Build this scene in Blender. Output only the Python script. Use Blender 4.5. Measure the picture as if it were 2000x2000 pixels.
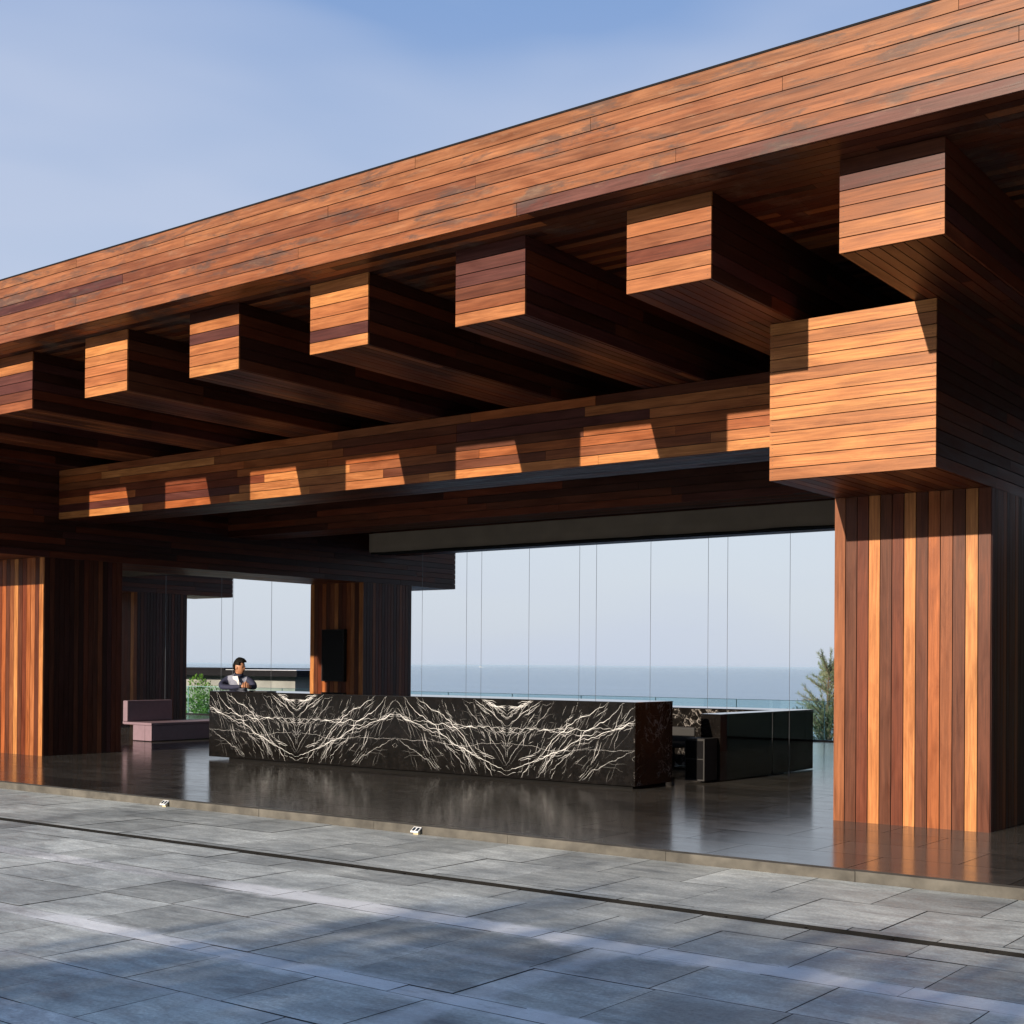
import bpy, bmesh, math, random
from mathutils import Vector, Matrix, noise
random.seed(7)
for o in list(bpy.data.objects): bpy.data.objects.remove(o)
S = bpy.context.scene
COL = S.collection
# ---------------------------------------------------------------- camera
cam = bpy.data.cameras.new('camera'); camo = bpy.data.objects.new('camera', cam); COL.objects.link(camo)
R_ = Vector((0.79351291, 0.60850642, 0.00756265)); F_ = Vector((-0.60855142, 0.79348087, 0.00729982)); U_ = Vector((-0.00155883, -0.01039476, 0.99994476))
m = Matrix((( R_.x, U_.x, -F_.x, 0), (R_.y, U_.y, -F_.y, 0), (R_.z, U_.z, -F_.z, 1.6), (0, 0, 0, 1)))
camo.matrix_world = m
cam.sensor_width = 36; cam.lens = 36*2595.24/2000
cam.shift_x = (1000-958.82)/2000; cam.shift_y = 0.14012
cam.clip_start = 0.1; cam.clip_end = 200000
S.camera = camo
S.render.resolution_x = S.render.resolution_y = 1024
# ---------------------------------------------------------------- sky and sun
to_sun = Vector((-0.1226, -1.485, 0.4447)).normalized()
EL = math.asin(to_sun.z)
sun = bpy.data.lights.new('sun', 'SUN'); suno = bpy.data.objects.new('sun', sun); COL.objects.link(suno)
sun.energy = 5.0; sun.angle = math.radians(0.55); sun.color = (1.0, 0.84, 0.66)
suno.rotation_euler = to_sun.to_track_quat('Z', 'Y').to_euler()
suno.location = (0, -30, 30)
W = bpy.data.worlds.new('World'); S.world = W; W.use_nodes = True
nt = W.node_tree; N = nt.nodes; L = nt.links
bg = N['Background']; bg.inputs[1].default_value = 0.07
sky = N.new('ShaderNodeTexSky'); sky.sky_type = 'NISHITA'; sky.sun_disc = False
sky.sun_elevation = EL; sky.sun_rotation = math.atan2(to_sun.x, to_sun.y)
sky.air_density = 1.0; sky.dust_density = 1.6; sky.ozone_density = 2.0; sky.altitude = 40
tc = N.new('ShaderNodeTexCoord'); mp = N.new('ShaderNodeMapping'); mp.inputs['Scale'].default_value = (1.0, 1.0, 3.2)
mp.inputs['Rotation'].default_value = (0.2, 0.35, 0.6)
nz = N.new('ShaderNodeTexNoise'); nz.inputs['Scale'].default_value = 1.5; nz.inputs['Detail'].default_value = 3.5; nz.inputs['Roughness'].default_value = 0.5; nz.inputs['Distortion'].default_value = 0.3
cr = N.new('ShaderNodeValToRGB'); cr.color_ramp.elements[0].position = 0.42; cr.color_ramp.elements[1].position = 0.60
cr.color_ramp.elements[0].color = (0, 0, 0, 1); cr.color_ramp.elements[1].color = (0.62, 0.62, 0.62, 1)
sp_ = N.new('ShaderNodeSeparateXYZ'); L.new(tc.outputs['Generated'], sp_.inputs[0])
gr_ = N.new('ShaderNodeValToRGB'); e_ = gr_.color_ramp.elements
e_[0].position = 0.0; e_[0].color = (0.66, 0.73, 0.85, 1); e_[1].position = 1.0; e_[1].color = (0.045, 0.21, 0.46, 1)
for p_, c_ in ((0.06, (0.70, 0.76, 0.86, 1)), (0.15, (0.72, 0.80, 0.90, 1)), (0.27, (0.48, 0.60, 0.82, 1)), (0.44, (0.27, 0.42, 0.74, 1)), (0.62, (0.10, 0.29, 0.57, 1))):
    q_ = e_.new(p_); q_.color = c_
L.new(sp_.outputs['Z'], gr_.inputs[0])
sc_ = N.new('ShaderNodeMixRGB'); sc_.blend_type = 'MULTIPLY'; sc_.inputs[0].default_value = 1.0; sc_.inputs[2].default_value = (10, 10, 10, 1)
L.new(gr_.outputs[0], sc_.inputs[1])
hz_ = N.new('ShaderNodeMixRGB'); hz_.inputs[0].default_value = 0.85; L.new(sky.outputs[0], hz_.inputs[1]); L.new(sc_.outputs[0], hz_.inputs[2])
mx = N.new('ShaderNodeMixRGB'); mx.inputs[2].default_value = (5.6, 6.3, 8.0, 1)
L.new(tc.outputs['Generated'], mp.inputs[0]); L.new(mp.outputs[0], nz.inputs['Vector']); L.new(nz.outputs['Fac'], cr.inputs[0])
L.new(cr.outputs[0], mx.inputs[0]); L.new(hz_.outputs[0], mx.inputs[1]); L.new(mx.outputs[0], bg.inputs[0])
S.view_settings.view_transform = 'Standard'; S.view_settings.look = 'None'
S.view_settings.exposure = 0.5; S.view_settings.gamma = 1.0

# ---------------------------------------------------------------- materials
def mat(name, color=(0.5, 0.5, 0.5), rough=0.5, metal=0.0, spec=0.5):
    mt = bpy.data.materials.new(name); mt.use_nodes = True
    b = mt.node_tree.nodes['Principled BSDF']
    b.inputs['Base Color'].default_value = (*color, 1); b.inputs['Roughness'].default_value = rough
    b.inputs['Metallic'].default_value = metal; b.inputs['Specular IOR Level'].default_value = spec
    return mt, mt.node_tree, b
def nd(t, kind, **kw):
    n = t.nodes.new(kind)
    for k, v in kw.items():
        if k in n.inputs: n.inputs[k].default_value = v
        else: setattr(n, k, v)
    return n
def ramp(t, src, p0, p1, c0=(0, 0, 0, 1), c1=(1, 1, 1, 1)):
    r = t.nodes.new('ShaderNodeValToRGB'); e = r.color_ramp.elements
    e[0].position = p0; e[1].position = p1; e[0].color = c0; e[1].color = c1
    t.links.new(src, r.inputs[0]); return r.outputs[0]
def mixc(t, fac, a, b, mode='MIX'):
    n = t.nodes.new('ShaderNodeMixRGB'); n.blend_type = mode
    for i, v in ((0, fac), (1, a), (2, b)):
        if hasattr(v, 'links'): t.links.new(v, n.inputs[i])
        else: n.inputs[i].default_value = v if i == 0 else (*v, 1) if len(v) == 3 else v
    return n.outputs[0]
def mth(t, op, a, b=None, c=None):
    n = t.nodes.new('ShaderNodeMath'); n.operation = op
    for i, v in enumerate((a, b, c)):
        if v is None: continue
        if hasattr(v, 'links'): t.links.new(v, n.inputs[i])
        else: n.inputs[i].default_value = v
    return n.outputs[0]
def simple(name, color, rough=0.5, metal=0.0, var=0.15, scale=6.0, bump=0.0, spec=0.5):
    mt, t, b = mat(name, color, rough, metal, spec)
    co = nd(t, 'ShaderNodeTexCoord'); n = nd(t, 'ShaderNodeTexNoise', Scale=scale, Detail=5.0)
    t.links.new(co.outputs['Object'], n.inputs['Vector'])
    f = ramp(t, n.outputs['Fac'], 0.3, 0.7, (1-var,)*3+(1,), (1+var,)*3+(1,))
    t.links.new(mixc(t, 1.0, color, f, 'MULTIPLY'), b.inputs['Base Color'])
    if bump:
        bp = nd(t, 'ShaderNodeBump', Strength=bump, Distance=0.01); t.links.new(n.outputs['Fac'], bp.inputs['Height']); t.links.new(bp.outputs[0], b.inputs['Normal'])
    return mt

def wood_material(name, weather):
    mt, t, b = mat(name, rough=0.4, spec=0.2)
    at = nd(t, 'ShaderNodeVertexColor', layer_name='tone')
    uv = nd(t, 'ShaderNodeUVMap', uv_map='grain')
    m1 = nd(t, 'ShaderNodeMapping'); m1.inputs['Scale'].default_value = (1.6, 52, 1); t.links.new(uv.outputs[0], m1.inputs[0])
    g = nd(t, 'ShaderNodeTexNoise', Scale=1.0, Detail=6.0, Roughness=0.65, Distortion=0.6); t.links.new(m1.outputs[0], g.inputs['Vector'])
    m2 = nd(t, 'ShaderNodeMapping'); m2.inputs['Scale'].default_value = (0.9, 5, 1); t.links.new(uv.outputs[0], m2.inputs[0])
    g2 = nd(t, 'ShaderNodeTexNoise', Scale=1.6, Detail=4.0, Roughness=0.6, Distortion=0.8); t.links.new(m2.outputs[0], g2.inputs['Vector'])
    fg = ramp(t, g.outputs['Fac'], 0.3, 0.7, (0.60, 0.56, 0.52, 1), (1.20, 1.20, 1.20, 1))
    fb = ramp(t, g2.outputs['Fac'], 0.3, 0.72, (0.66, 0.58, 0.54, 1), (1.18, 1.2, 1.2, 1))
    c = mixc(t, 1.0, at.outputs['Color'], fg, 'MULTIPLY'); c = mixc(t, 1.0, c, fb, 'MULTIPLY')
    if weather:
        co = nd(t, 'ShaderNodeTexCoord'); mm = nd(t, 'ShaderNodeMapping'); mm.inputs['Scale'].default_value = (0.95, 0.95, 4.6); t.links.new(co.outputs['Object'], mm.inputs[0])
        w = nd(t, 'ShaderNodeTexNoise', Scale=1.15, Detail=8.0, Roughness=0.72, Distortion=0.4); t.links.new(mm.outputs[0], w.inputs['Vector'])
        f = ramp(t, w.outputs['Fac'], 0.52, 0.60); f = mth(t, 'MULTIPLY', mth(t, 'MULTIPLY', f, ramp(t, g.outputs['Fac'], 0.25, 0.6, (0.45, 0.45, 0.45, 1))), weather)
        c = mixc(t, f, c, (0.060, 0.043, 0.038))
        w2 = nd(t, 'ShaderNodeTexNoise', Scale=2.3, Detail=8.0, Roughness=0.75); t.links.new(mm.outputs[0], w2.inputs['Vector'])
        f2 = mth(t, 'MULTIPLY', ramp(t, w2.outputs['Fac'], 0.55, 0.75), weather*0.6)
        c = mixc(t, f2, c, (0.30, 0.20, 0.13))
    t.links.new(c, b.inputs['Base Color'])
    rr = ramp(t, g2.outputs['Fac'], 0.3, 0.7, (0.34,)*3+(1,), (0.50,)*3+(1,)); t.links.new(rr, b.inputs['Roughness'])
    bp = nd(t, 'ShaderNodeBump', Strength=0.25, Distance=0.004); t.links.new(g.outputs['Fac'], bp.inputs['Height']); t.links.new(bp.outputs[0], b.inputs['Normal'])
    return mt
M_wood = wood_material('varnished_hardwood', 0.0)
M_woodw = wood_material('weathered_hardwood', 0.8)
M_gap = simple('dark_batten', (0.012, 0.008, 0.006), 0.9)
M_nail = simple('nail_heads', (0.06, 0.03, 0.02), 0.5)

# drive paving: per slab tone + mottling + pale cement smears along two joints
def paving_material():
    mt, t, b = mat('slate_paving', rough=0.5)
    at = nd(t, 'ShaderNodeVertexColor', layer_name='tone')
    co = nd(t, 'ShaderNodeTexCoord')
    n1 = nd(t, 'ShaderNodeTexNoise', Scale=0.9, Detail=7.0, Roughness=0.62, Distortion=0.5); t.links.new(co.outputs['Object'], n1.inputs['Vector'])
    ms = nd(t, 'ShaderNodeMapping'); ms.inputs['Scale'].default_value = (1.6, 5.0, 1); t.links.new(co.outputs['Object'], ms.inputs[0])
    n2 = nd(t, 'ShaderNodeTexNoise', Scale=1.6, Detail=9.0, Roughness=0.7, Distortion=0.7); t.links.new(ms.outputs[0], n2.inputs['Vector'])
    n3 = nd(t, 'ShaderNodeTexNoise', Scale=42.0, Detail=4.0, Roughness=0.7); t.links.new(co.outputs['Object'], n3.inputs['Vector'])
    c = mixc(t, 1.0, at.outputs['Color'], ramp(t, n1.outputs['Fac'], 0.3, 0.72, (0.52, 0.54, 0.57, 1), (1.42, 1.40, 1.36, 1)), 'MULTIPLY')
    c = mixc(t, 1.0, c, ramp(t, n2.outputs['Fac'], 0.3, 0.7, (0.64, 0.645, 0.66, 1), (1.28, 1.28, 1.27, 1)), 'MULTIPLY')
    c = mixc(t, 1.0, c, ramp(t, n3.outputs['Fac'], 0.3, 0.7, (0.76, 0.76, 0.76, 1), (1.22, 1.22, 1.22, 1)), 'MULTIPLY')
    # rusty specks
    n4 = nd(t, 'ShaderNodeTexNoise', Scale=2.1, Detail=6.0, Roughness=0.7); t.links.new(co.outputs['Object'], n4.inputs['Vector'])
    c = mixc(t, mth(t, 'MULTIPLY', ramp(t, n4.outputs['Fac'], 0.62, 0.78), 0.5), c, (0.17, 0.14, 0.125))
    sx = nd(t, 'ShaderNodeSeparateXYZ'); t.links.new(co.outputs['Object'], sx.inputs[0])
    nn = nd(t, 'ShaderNodeTexNoise', Scale=2.6, Detail=8.0, Roughness=0.7); t.links.new(co.outputs['Object'], nn.inputs['Vector'])
    wob = mth(t, 'MULTIPLY', mth(t, 'SUBTRACT', nn.outputs['Fac'], 0.5), 0.42)
    def strip(y0, hw, xa, amt):
        global _
        d = mth(t, 'ABSOLUTE', mth(t, 'SUBTRACT', sx.outputs['Y'], y0))
        d = mth(t, 'ADD', d, wob)
        f = nd(t, 'ShaderNodeMapRange'); f.inputs['From Min'].default_value = hw+0.05; f.inputs['From Max'].default_value = hw-0.05
        t.links.new(d, f.inputs['Value'])
        g = nd(t, 'ShaderNodeMapRange'); g.inputs['From Min'].default_value = xa-0.15; g.inputs['From Max'].default_value = xa+0.15
        t.links.new(mth(t, 'ADD', sx.outputs['X'], wob), g.inputs['Value'])
        return mth(t, 'MULTIPLY', mth(t, 'MULTIPLY', f.outputs[0], g.outputs[0]), amt)
    for y0, hw, xa, amt in ((6.47, 0.14, -7.35, 0.75), (4.95, 0.11, -7.4, 0.65), (4.2, 0.05, -9, 0.3), (5.73, 0.04, -7, 0.25)):
        c = mixc(t, strip(y0, hw, xa, amt), c, (0.84, 0.87, 0.90))
    d = mth(t, 'ADD', mth(t, 'ABSOLUTE', mth(t, 'SUBTRACT', sx.outputs['X'], -3.98)), wob)
    f = nd(t, 'ShaderNodeMapRange'); f.inputs['From Min'].default_value = 0.15; f.inputs['From Max'].default_value = 0.05; t.links.new(d, f.inputs['Value'])
    g = nd(t, 'ShaderNodeMapRange'); g.inputs['From Min'].default_value = 6.5; g.inputs['From Max'].default_value = 6.3; t.links.new(sx.outputs['Y'], g.inputs['Value'])
    c = mixc(t, mth(t, 'MULTIPLY', mth(t, 'MULTIPLY', f.outputs[0], g.outputs[0]), 0.4), c, (0.84, 0.87, 0.90))
    # dark wet looking patches and fine crazing
    n5 = nd(t, 'ShaderNodeTexNoise', Scale=1.3, Detail=10.0, Roughness=0.78, Distortion=1.4); t.links.new(ms.outputs[0], n5.inputs['Vector'])
    c = mixc(t, mth(t, 'MULTIPLY', ramp(t, n5.outputs['Fac'], 0.56, 0.66), 0.42), c, (0.16, 0.165, 0.17))
    cz = mth(t, 'ABSOLUTE', mth(t, 'SUBTRACT', n5.outputs['Fac'], 0.48))
    c = mixc(t, mth(t, 'MULTIPLY', ramp(t, cz, 0.0, 0.006, (1, 1, 1, 1), (0, 0, 0, 1)), 0.35), c, (0.14, 0.13, 0.12))
    t.links.new(c, b.inputs['Base Color'])
    t.links.new(ramp(t, n2.outputs['Fac'], 0.3, 0.7, (0.42,)*3+(1,), (0.68,)*3+(1,)), b.inputs['Roughness'])
    ad = mth(t, 'ADD', n2.outputs['Fac'], mth(t, 'MULTIPLY', n3.outputs['Fac'], 0.35))
    bp = nd(t, 'ShaderNodeBump', Strength=0.35, Distance=0.012); t.links.new(ad, bp.inputs['Height']); t.links.new(bp.outputs[0], b.inputs['Normal'])
    return mt
M_pave = paving_material()
M_joint = simple('sanded_joint', (0.075, 0.075, 0.075), 0.9, var=0.4, scale=9)
M_steel = simple('drain_edge_steel', (0.008, 0.008, 0.008), 0.6, 0.0, spec=0.15)
M_black = simple('black_trench', (0.004, 0.004, 0.004), 0.9, spec=0.05)

def lobby_material():
    mt, t, b = mat('polished_dark_stone', rough=0.1, spec=0.22)
    at = nd(t, 'ShaderNodeVertexColor', layer_name='tone')
    co = nd(t, 'ShaderNodeTexCoord'); mp = nd(t, 'ShaderNodeMapping'); mp.inputs['Scale'].default_value = (1.0, 3.0, 1); mp.inputs['Rotation'].default_value = (0, 0, 0.5)
    t.links.new(co.outputs['Object'], mp.inputs[0])
    n = nd(t, 'ShaderNodeTexNoise', Scale=1.7, Detail=9.0, Roughness=0.68, Distortion=1.1); t.links.new(mp.outputs[0], n.inputs['Vector'])
    c = mixc(t, 1.0, at.outputs['Color'], ramp(t, n.outputs['Fac'], 0.3, 0.7, (0.6, 0.6, 0.6, 1), (1.5, 1.48, 1.42, 1)), 'MULTIPLY')
    n2 = nd(t, 'ShaderNodeTexNoise', Scale=3.1, Detail=10.0, Roughness=0.7, Distortion=2.0); t.links.new(mp.outputs[0], n2.inputs['Vector'])
    v = mth(t, 'ABSOLUTE', mth(t, 'SUBTRACT', n2.outputs['Fac'], 0.5))
    c = mixc(t, mth(t, 'MULTIPLY', ramp(t, v, 0.0, 0.012, (1, 1, 1, 1), (0, 0, 0, 1)), 0.16), c, (0.3, 0.29, 0.27))
    t.links.new(c, b.inputs['Base Color'])
    t.links.new(ramp(t, n.outputs['Fac'], 0.3, 0.75, (0.11,)*3+(1,), (0.20,)*3+(1,)), b.inputs['Roughness'])
    bp = nd(t, 'ShaderNodeBump', Strength=0.01, Distance=0.002); t.links.new(n.outputs['Fac'], bp.inputs['Height']); t.links.new(bp.outputs[0], b.inputs['Normal'])
    return mt
M_lobby = lobby_material()
M_kerb = simple('rough_kerb_stone', (0.085, 0.080, 0.068), 0.8, var=0.45, scale=5.0, bump=0.5)
def black_marble(name, rough, vein):
    mt, t, b = mat(name, (0.02, 0.019, 0.018), rough, spec=0.22)
    co = nd(t, 'ShaderNodeTexCoord'); n = nd(t, 'ShaderNodeTexNoise', Scale=9.0, Detail=8.0, Roughness=0.75); t.links.new(co.outputs['Object'], n.inputs['Vector'])
    c = mixc(t, 1.0, (0.0055, 0.0050, 0.0047), ramp(t, n.outputs['Fac'], 0.3, 0.7, (0.5,)*3+(1,), (2.0, 1.9, 1.85, 1)), 'MULTIPLY')
    if vein:
        for sc, w, a in ((1.4, 0.012, 0.6), (3.3, 0.009, 0.3)):
            n2 = nd(t, 'ShaderNodeTexNoise', Scale=sc, Detail=7.0, Roughness=0.62, Distortion=1.2); t.links.new(co.outputs['Object'], n2.inputs['Vector'])
            v = mth(t, 'ABSOLUTE', mth(t, 'SUBTRACT', n2.outputs['Fac'], 0.5))
            n3 = nd(t, 'ShaderNodeTexNoise', Scale=1.8, Detail=2.0); t.links.new(co.outputs['Object'], n3.inputs['Vector'])
            f = mth(t, 'MULTIPLY', ramp(t, v, 0.0, w, (1, 1, 1, 1), (0, 0, 0, 1)), ramp(t, n3.outputs['Fac'], 0.32, 0.5))
            c = mixc(t, mth(t, 'MULTIPLY', f, a*vein), c, (0.45, 0.42, 0.40))
    t.links.new(c, b.inputs['Base Color']); return mt
M_marble = black_marble('black_marble', 0.14, 0)
M_marble2 = black_marble('black_marble_end', 0.16, 1.0)
M_gloss = black_marble('polished_black_stone', 0.02, 0); M_gloss.node_tree.nodes['Principled BSDF'].inputs['IOR'].default_value = 2.1
M_marble2.node_tree.nodes['Principled BSDF'].inputs['Specular IOR Level'].default_value = 0.10
M_vein = simple('white_marble_vein', (0.80, 0.81, 0.82), 0.25, var=0.12, scale=20)
M_vein2 = simple('grey_marble_vein', (0.22, 0.22, 0.22), 0.25, var=0.2, scale=20)
M_canvas = simple('taupe_canvas', (0.13, 0.115, 0.095), 0.75, var=0.12, scale=2.5, bump=0.4)
M_cable = simple('steel_cable', (0.22, 0.23, 0.25), 0.4, 0.8)
M_uphol = simple('mauve_leather', (0.21, 0.145, 0.18), 0.5, var=0.06, scale=12, bump=0.1)
M_tv = simple('black_screen', (0.004, 0.004, 0.005), 0.25, spec=0.3)
M_plinth = simple('black_plinth', (0.004, 0.004, 0.004), 0.7, spec=0.1)
M_chair = simple('black_mesh_fabric', (0.012, 0.012, 0.013), 0.7)
M_white = simple('white_plastic', (0.75, 0.77, 0.78), 0.35, var=0.05)
M_darkglass = simple('dark_panel', (0.02, 0.03, 0.045), 0.12)
M_cream = simple('cream_box', (0.50, 0.42, 0.27), 0.6)
M_conc = simple('stained_concrete', (0.24, 0.255, 0.25), 0.85, var=0.3, scale=0.9, bump=0.2)
M_conc2 = simple('beige_concrete', (0.60, 0.55, 0.42), 0.85, var=0.25, scale=0.8, bump=0.2)
M_darkroof = simple('dark_roof_edge', (0.009, 0.009, 0.011), 0.7, spec=0.1)
M_whiteedge = simple('pale_roof_top', (0.6, 0.62, 0.66), 0.4)
def glass_mat():
    mt, t, b = mat('teal_tinted_glass', (0.72, 0.92, 0.90), 0.0)
    for n in list(t.nodes):
        if n.type == 'BSDF_PRINCIPLED': t.nodes.remove(n)
    out = [n for n in t.nodes if n.type == 'OUTPUT_MATERIAL'][0]
    tr = nd(t, 'ShaderNodeBsdfTransparent', Color=(0.86, 0.96, 0.955, 1)); gl = nd(t, 'ShaderNodeBsdfGlossy', Roughness=0.0, Color=(0.9, 1, 1, 1))
    fr = nd(t, 'ShaderNodeFresnel'); ge = nd(t, 'ShaderNodeNewGeometry'); t.links.new(mth(t, 'MULTIPLY_ADD', ge.outputs['Backfacing'], 1/1.45-1.45, 1.45), fr.inputs['IOR']); mx = nd(t, 'ShaderNodeMixShader')
    t.links.new(fr.outputs[0], mx.inputs[0]); t.links.new(tr.outputs[0], mx.inputs[1]); t.links.new(gl.outputs[0], mx.inputs[2]); t.links.new(mx.outputs[0], out.inputs[0])
    return mt
M_glass = glass_mat()
M_glassedge = simple('glass_edge_green', (0.25, 0.5, 0.5), 0.2)
def leaf_mat(name, c0, c1):
    mt, t, b = mat(name, c0, 0.5)
    at = nd(t, 'ShaderNodeVertexColor', layer_name='tone')
    t.links.new(at.outputs['Color'], b.inputs['Base Color'])
    out = [n for n in t.nodes if n.type == 'OUTPUT_MATERIAL'][0]
    tl = nd(t, 'ShaderNodeBsdfTranslucent'); t.links.new(at.outputs['Color'], tl.inputs[0]); mx = nd(t, 'ShaderNodeMixShader'); mx.inputs[0].default_value = 0.3
    t.links.new(b.outputs[0], mx.inputs[1]); t.links.new(tl.outputs[0], mx.inputs[2]); t.links.new(mx.outputs[0], out.inputs[0])
    return mt
M_leaf = leaf_mat('leaf_green', (0.06, 0.12, 0.02), None)
M_bark = simple('bark', (0.09, 0.07, 0.05), 0.9, var=0.3, scale=10, bump=0.5)
M_hill = simple('hillside_scrub', (0.05, 0.07, 0.025), 0.95, var=0.5, scale=0.8, bump=0.5)
def sea_mat():
    mt, t, b = mat('sea_water', (0.035, 0.085, 0.14), 0.22)
    co = nd(t, 'ShaderNodeTexCoord')
    def wn(sc, sy):
        mp = nd(t, 'ShaderNodeMapping'); mp.inputs['Scale'].default_value = (sc, sy, 1); mp.inputs['Rotation'].default_value = (0, 0, -0.65); t.links.new(co.outputs['Object'], mp.inputs[0])
        n = nd(t, 'ShaderNodeTexNoise', Scale=1.0, Detail=8.0, Roughness=0.65); t.links.new(mp.outputs[0], n.inputs['Vector']); return n.outputs['Fac']
    a = wn(0.08, 0.16); c = wn(0.0012, 0.006)
    col = mixc(t, ramp(t, c, 0.35, 0.65), (0.10, 0.19, 0.27), (0.14, 0.24, 0.33))
    t.links.new(col, b.inputs['Base Color'])
    bp = nd(t, 'ShaderNodeBump', Strength=0.5, Distance=2.0); t.links.new(a, bp.inputs['Height']); t.links.new(bp.outputs[0], b.inputs['Normal'])
    return mt
M_sea = sea_mat()
M_skin = simple('skin', (0.42, 0.20, 0.11), 0.5, var=0.06, scale=15)
M_hair = simple('black_hair', (0.004, 0.0035, 0.003), 0.7, bump=0.3, scale=60, spec=0.15)
M_vest = simple('grey_vest', (0.24, 0.26, 0.34), 0.8, var=0.1, scale=30)
M_navy = simple('navy_sleeve', (0.018, 0.022, 0.055), 0.8, scale=20)
M_trous = simple('dark_trousers', (0.02, 0.02, 0.025), 0.8)
M_collar = simple('white_shirt', (0.75, 0.74, 0.76), 0.7)

# ---------------------------------------------------------------- mesh helpers
def link(name, me, mats, parent=None, loc=None):
    for mm in mats: me.materials.append(mm)
    o = bpy.data.objects.new(name, me); COL.objects.link(o)
    if parent is not None: o.parent = parent
    if loc is not None: o.location = loc
    return o
def tag(o, label=None, cat=None, group=None, kind=None):
    if label: o['label'] = label
    if cat: o['category'] = cat
    if group: o['group'] = group
    if kind: o['kind'] = kind
    return o
def empty(name, label, cat, group=None, loc=(0, 0, 0)):
    o = bpy.data.objects.new(name, None); COL.objects.link(o); o.location = loc
    o.empty_display_size = 0.2
    return tag(o, label, cat, group)
class MB:
    """collects boxes/quads/tubes in one mesh"""
    def __init__(s): s.v = []; s.f = []; s.m = []; s.c = []; s.uv = []; s.smooth = []
    def poly(s, pts, mi=0, col=(1, 1, 1), uv=None, smooth=False):
        b = len(s.v); s.v += [tuple(p) for p in pts]; s.f.append(tuple(range(b, b+len(pts)))); s.m.append(mi); s.c.append(col); s.uv.append(uv or [(0, 0)]*len(pts)); s.smooth.append(smooth)
    def box(s, lo, hi, mi=0, col=(1, 1, 1), axis=0, uvoff=(0, 0), skip=()):
        x0, y0, z0 = lo; x1, y1, z1 = hi
        fs = {'-Z': [(x0, y0, z0), (x0, y1, z0), (x1, y1, z0), (x1, y0, z0)], '+Z': [(x0, y0, z1), (x1, y0, z1), (x1, y1, z1), (x0, y1, z1)],
              '-Y': [(x0, y0, z0), (x1, y0, z0), (x1, y0, z1), (x0, y0, z1)], '+Y': [(x0, y1, z0), (x0, y1, z1), (x1, y1, z1), (x1, y1, z0)],
              '-X': [(x0, y0, z0), (x0, y0, z1), (x0, y1, z1), (x0, y1, z0)], '+X': [(x1, y0, z0), (x1, y1, z0), (x1, y1, z1), (x1, y0, z1)]}
        for k, p in fs.items():
            if k in skip: continue
            n = 'XYZ'.index(k[1]); oth = [a for a in (0, 1, 2) if a != n and a != axis]
            a = axis if axis != n else [q for q in (0, 1, 2) if q != n][0]
            bb = oth[0] if oth[0] != a else oth[-1]
            s.poly(p, mi, col, [(q[a]+uvoff[0], q[bb]+uvoff[1]) for q in p])
    def tube(s, a, b, r0, r1=None, n=8, mi=0, col=(1, 1, 1), cap=True):
        a = Vector(a); b = Vector(b); r1 = r0 if r1 is None else r1
        d = (b-a).normalized(); u = d.orthogonal().normalized(); w = d.cross(u)
        ra = [a+(u*math.cos(2*math.pi*i/n)+w*math.sin(2*math.pi*i/n))*r0 for i in range(n)]
        rb = [b+(u*math.cos(2*math.pi*i/n)+w*math.sin(2*math.pi*i/n))*r1 for i in range(n)]
        for i in range(n):
            j = (i+1) % n; s.poly([ra[i], ra[j], rb[j], rb[i]], mi, col, smooth=True)
        if cap: s.poly(list(reversed(ra)), mi, col); s.poly(rb, mi, col)
    def build(s, name, mats, parent=None, weld=False):
        me = bpy.data.meshes.new(name); me.from_pydata(s.v, [], s.f)
        me.polygons.foreach_set('material_index', s.m); me.polygons.foreach_set('use_smooth', s.smooth)
        ca = me.color_attributes.new('tone', 'FLOAT_COLOR', 'CORNER'); ul = me.uv_layers.new(name='grain')
        cd = []; ud = []
        for f, c, u in zip(s.f, s.c, s.uv):
            for k in range(len(f)): cd += [c[0], c[1], c[2], 1]; ud += [u[k][0], u[k][1]]
        ca.data.foreach_set('color', cd); ul.data.foreach_set('uv', ud)
        me.update()
        if weld:
            bm = bmesh.new(); bm.from_mesh(me); bmesh.ops.remove_doubles(bm, verts=bm.verts, dist=1e-5); bm.to_mesh(me); bm.free()
        return link(name, me, mats, parent)
def bevel(o, w=0.01, seg=2):
    md = o.modifiers.new('bevel', 'BEVEL'); md.width = w; md.segments = seg; md.limit_method = 'ANGLE'; return o

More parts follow.
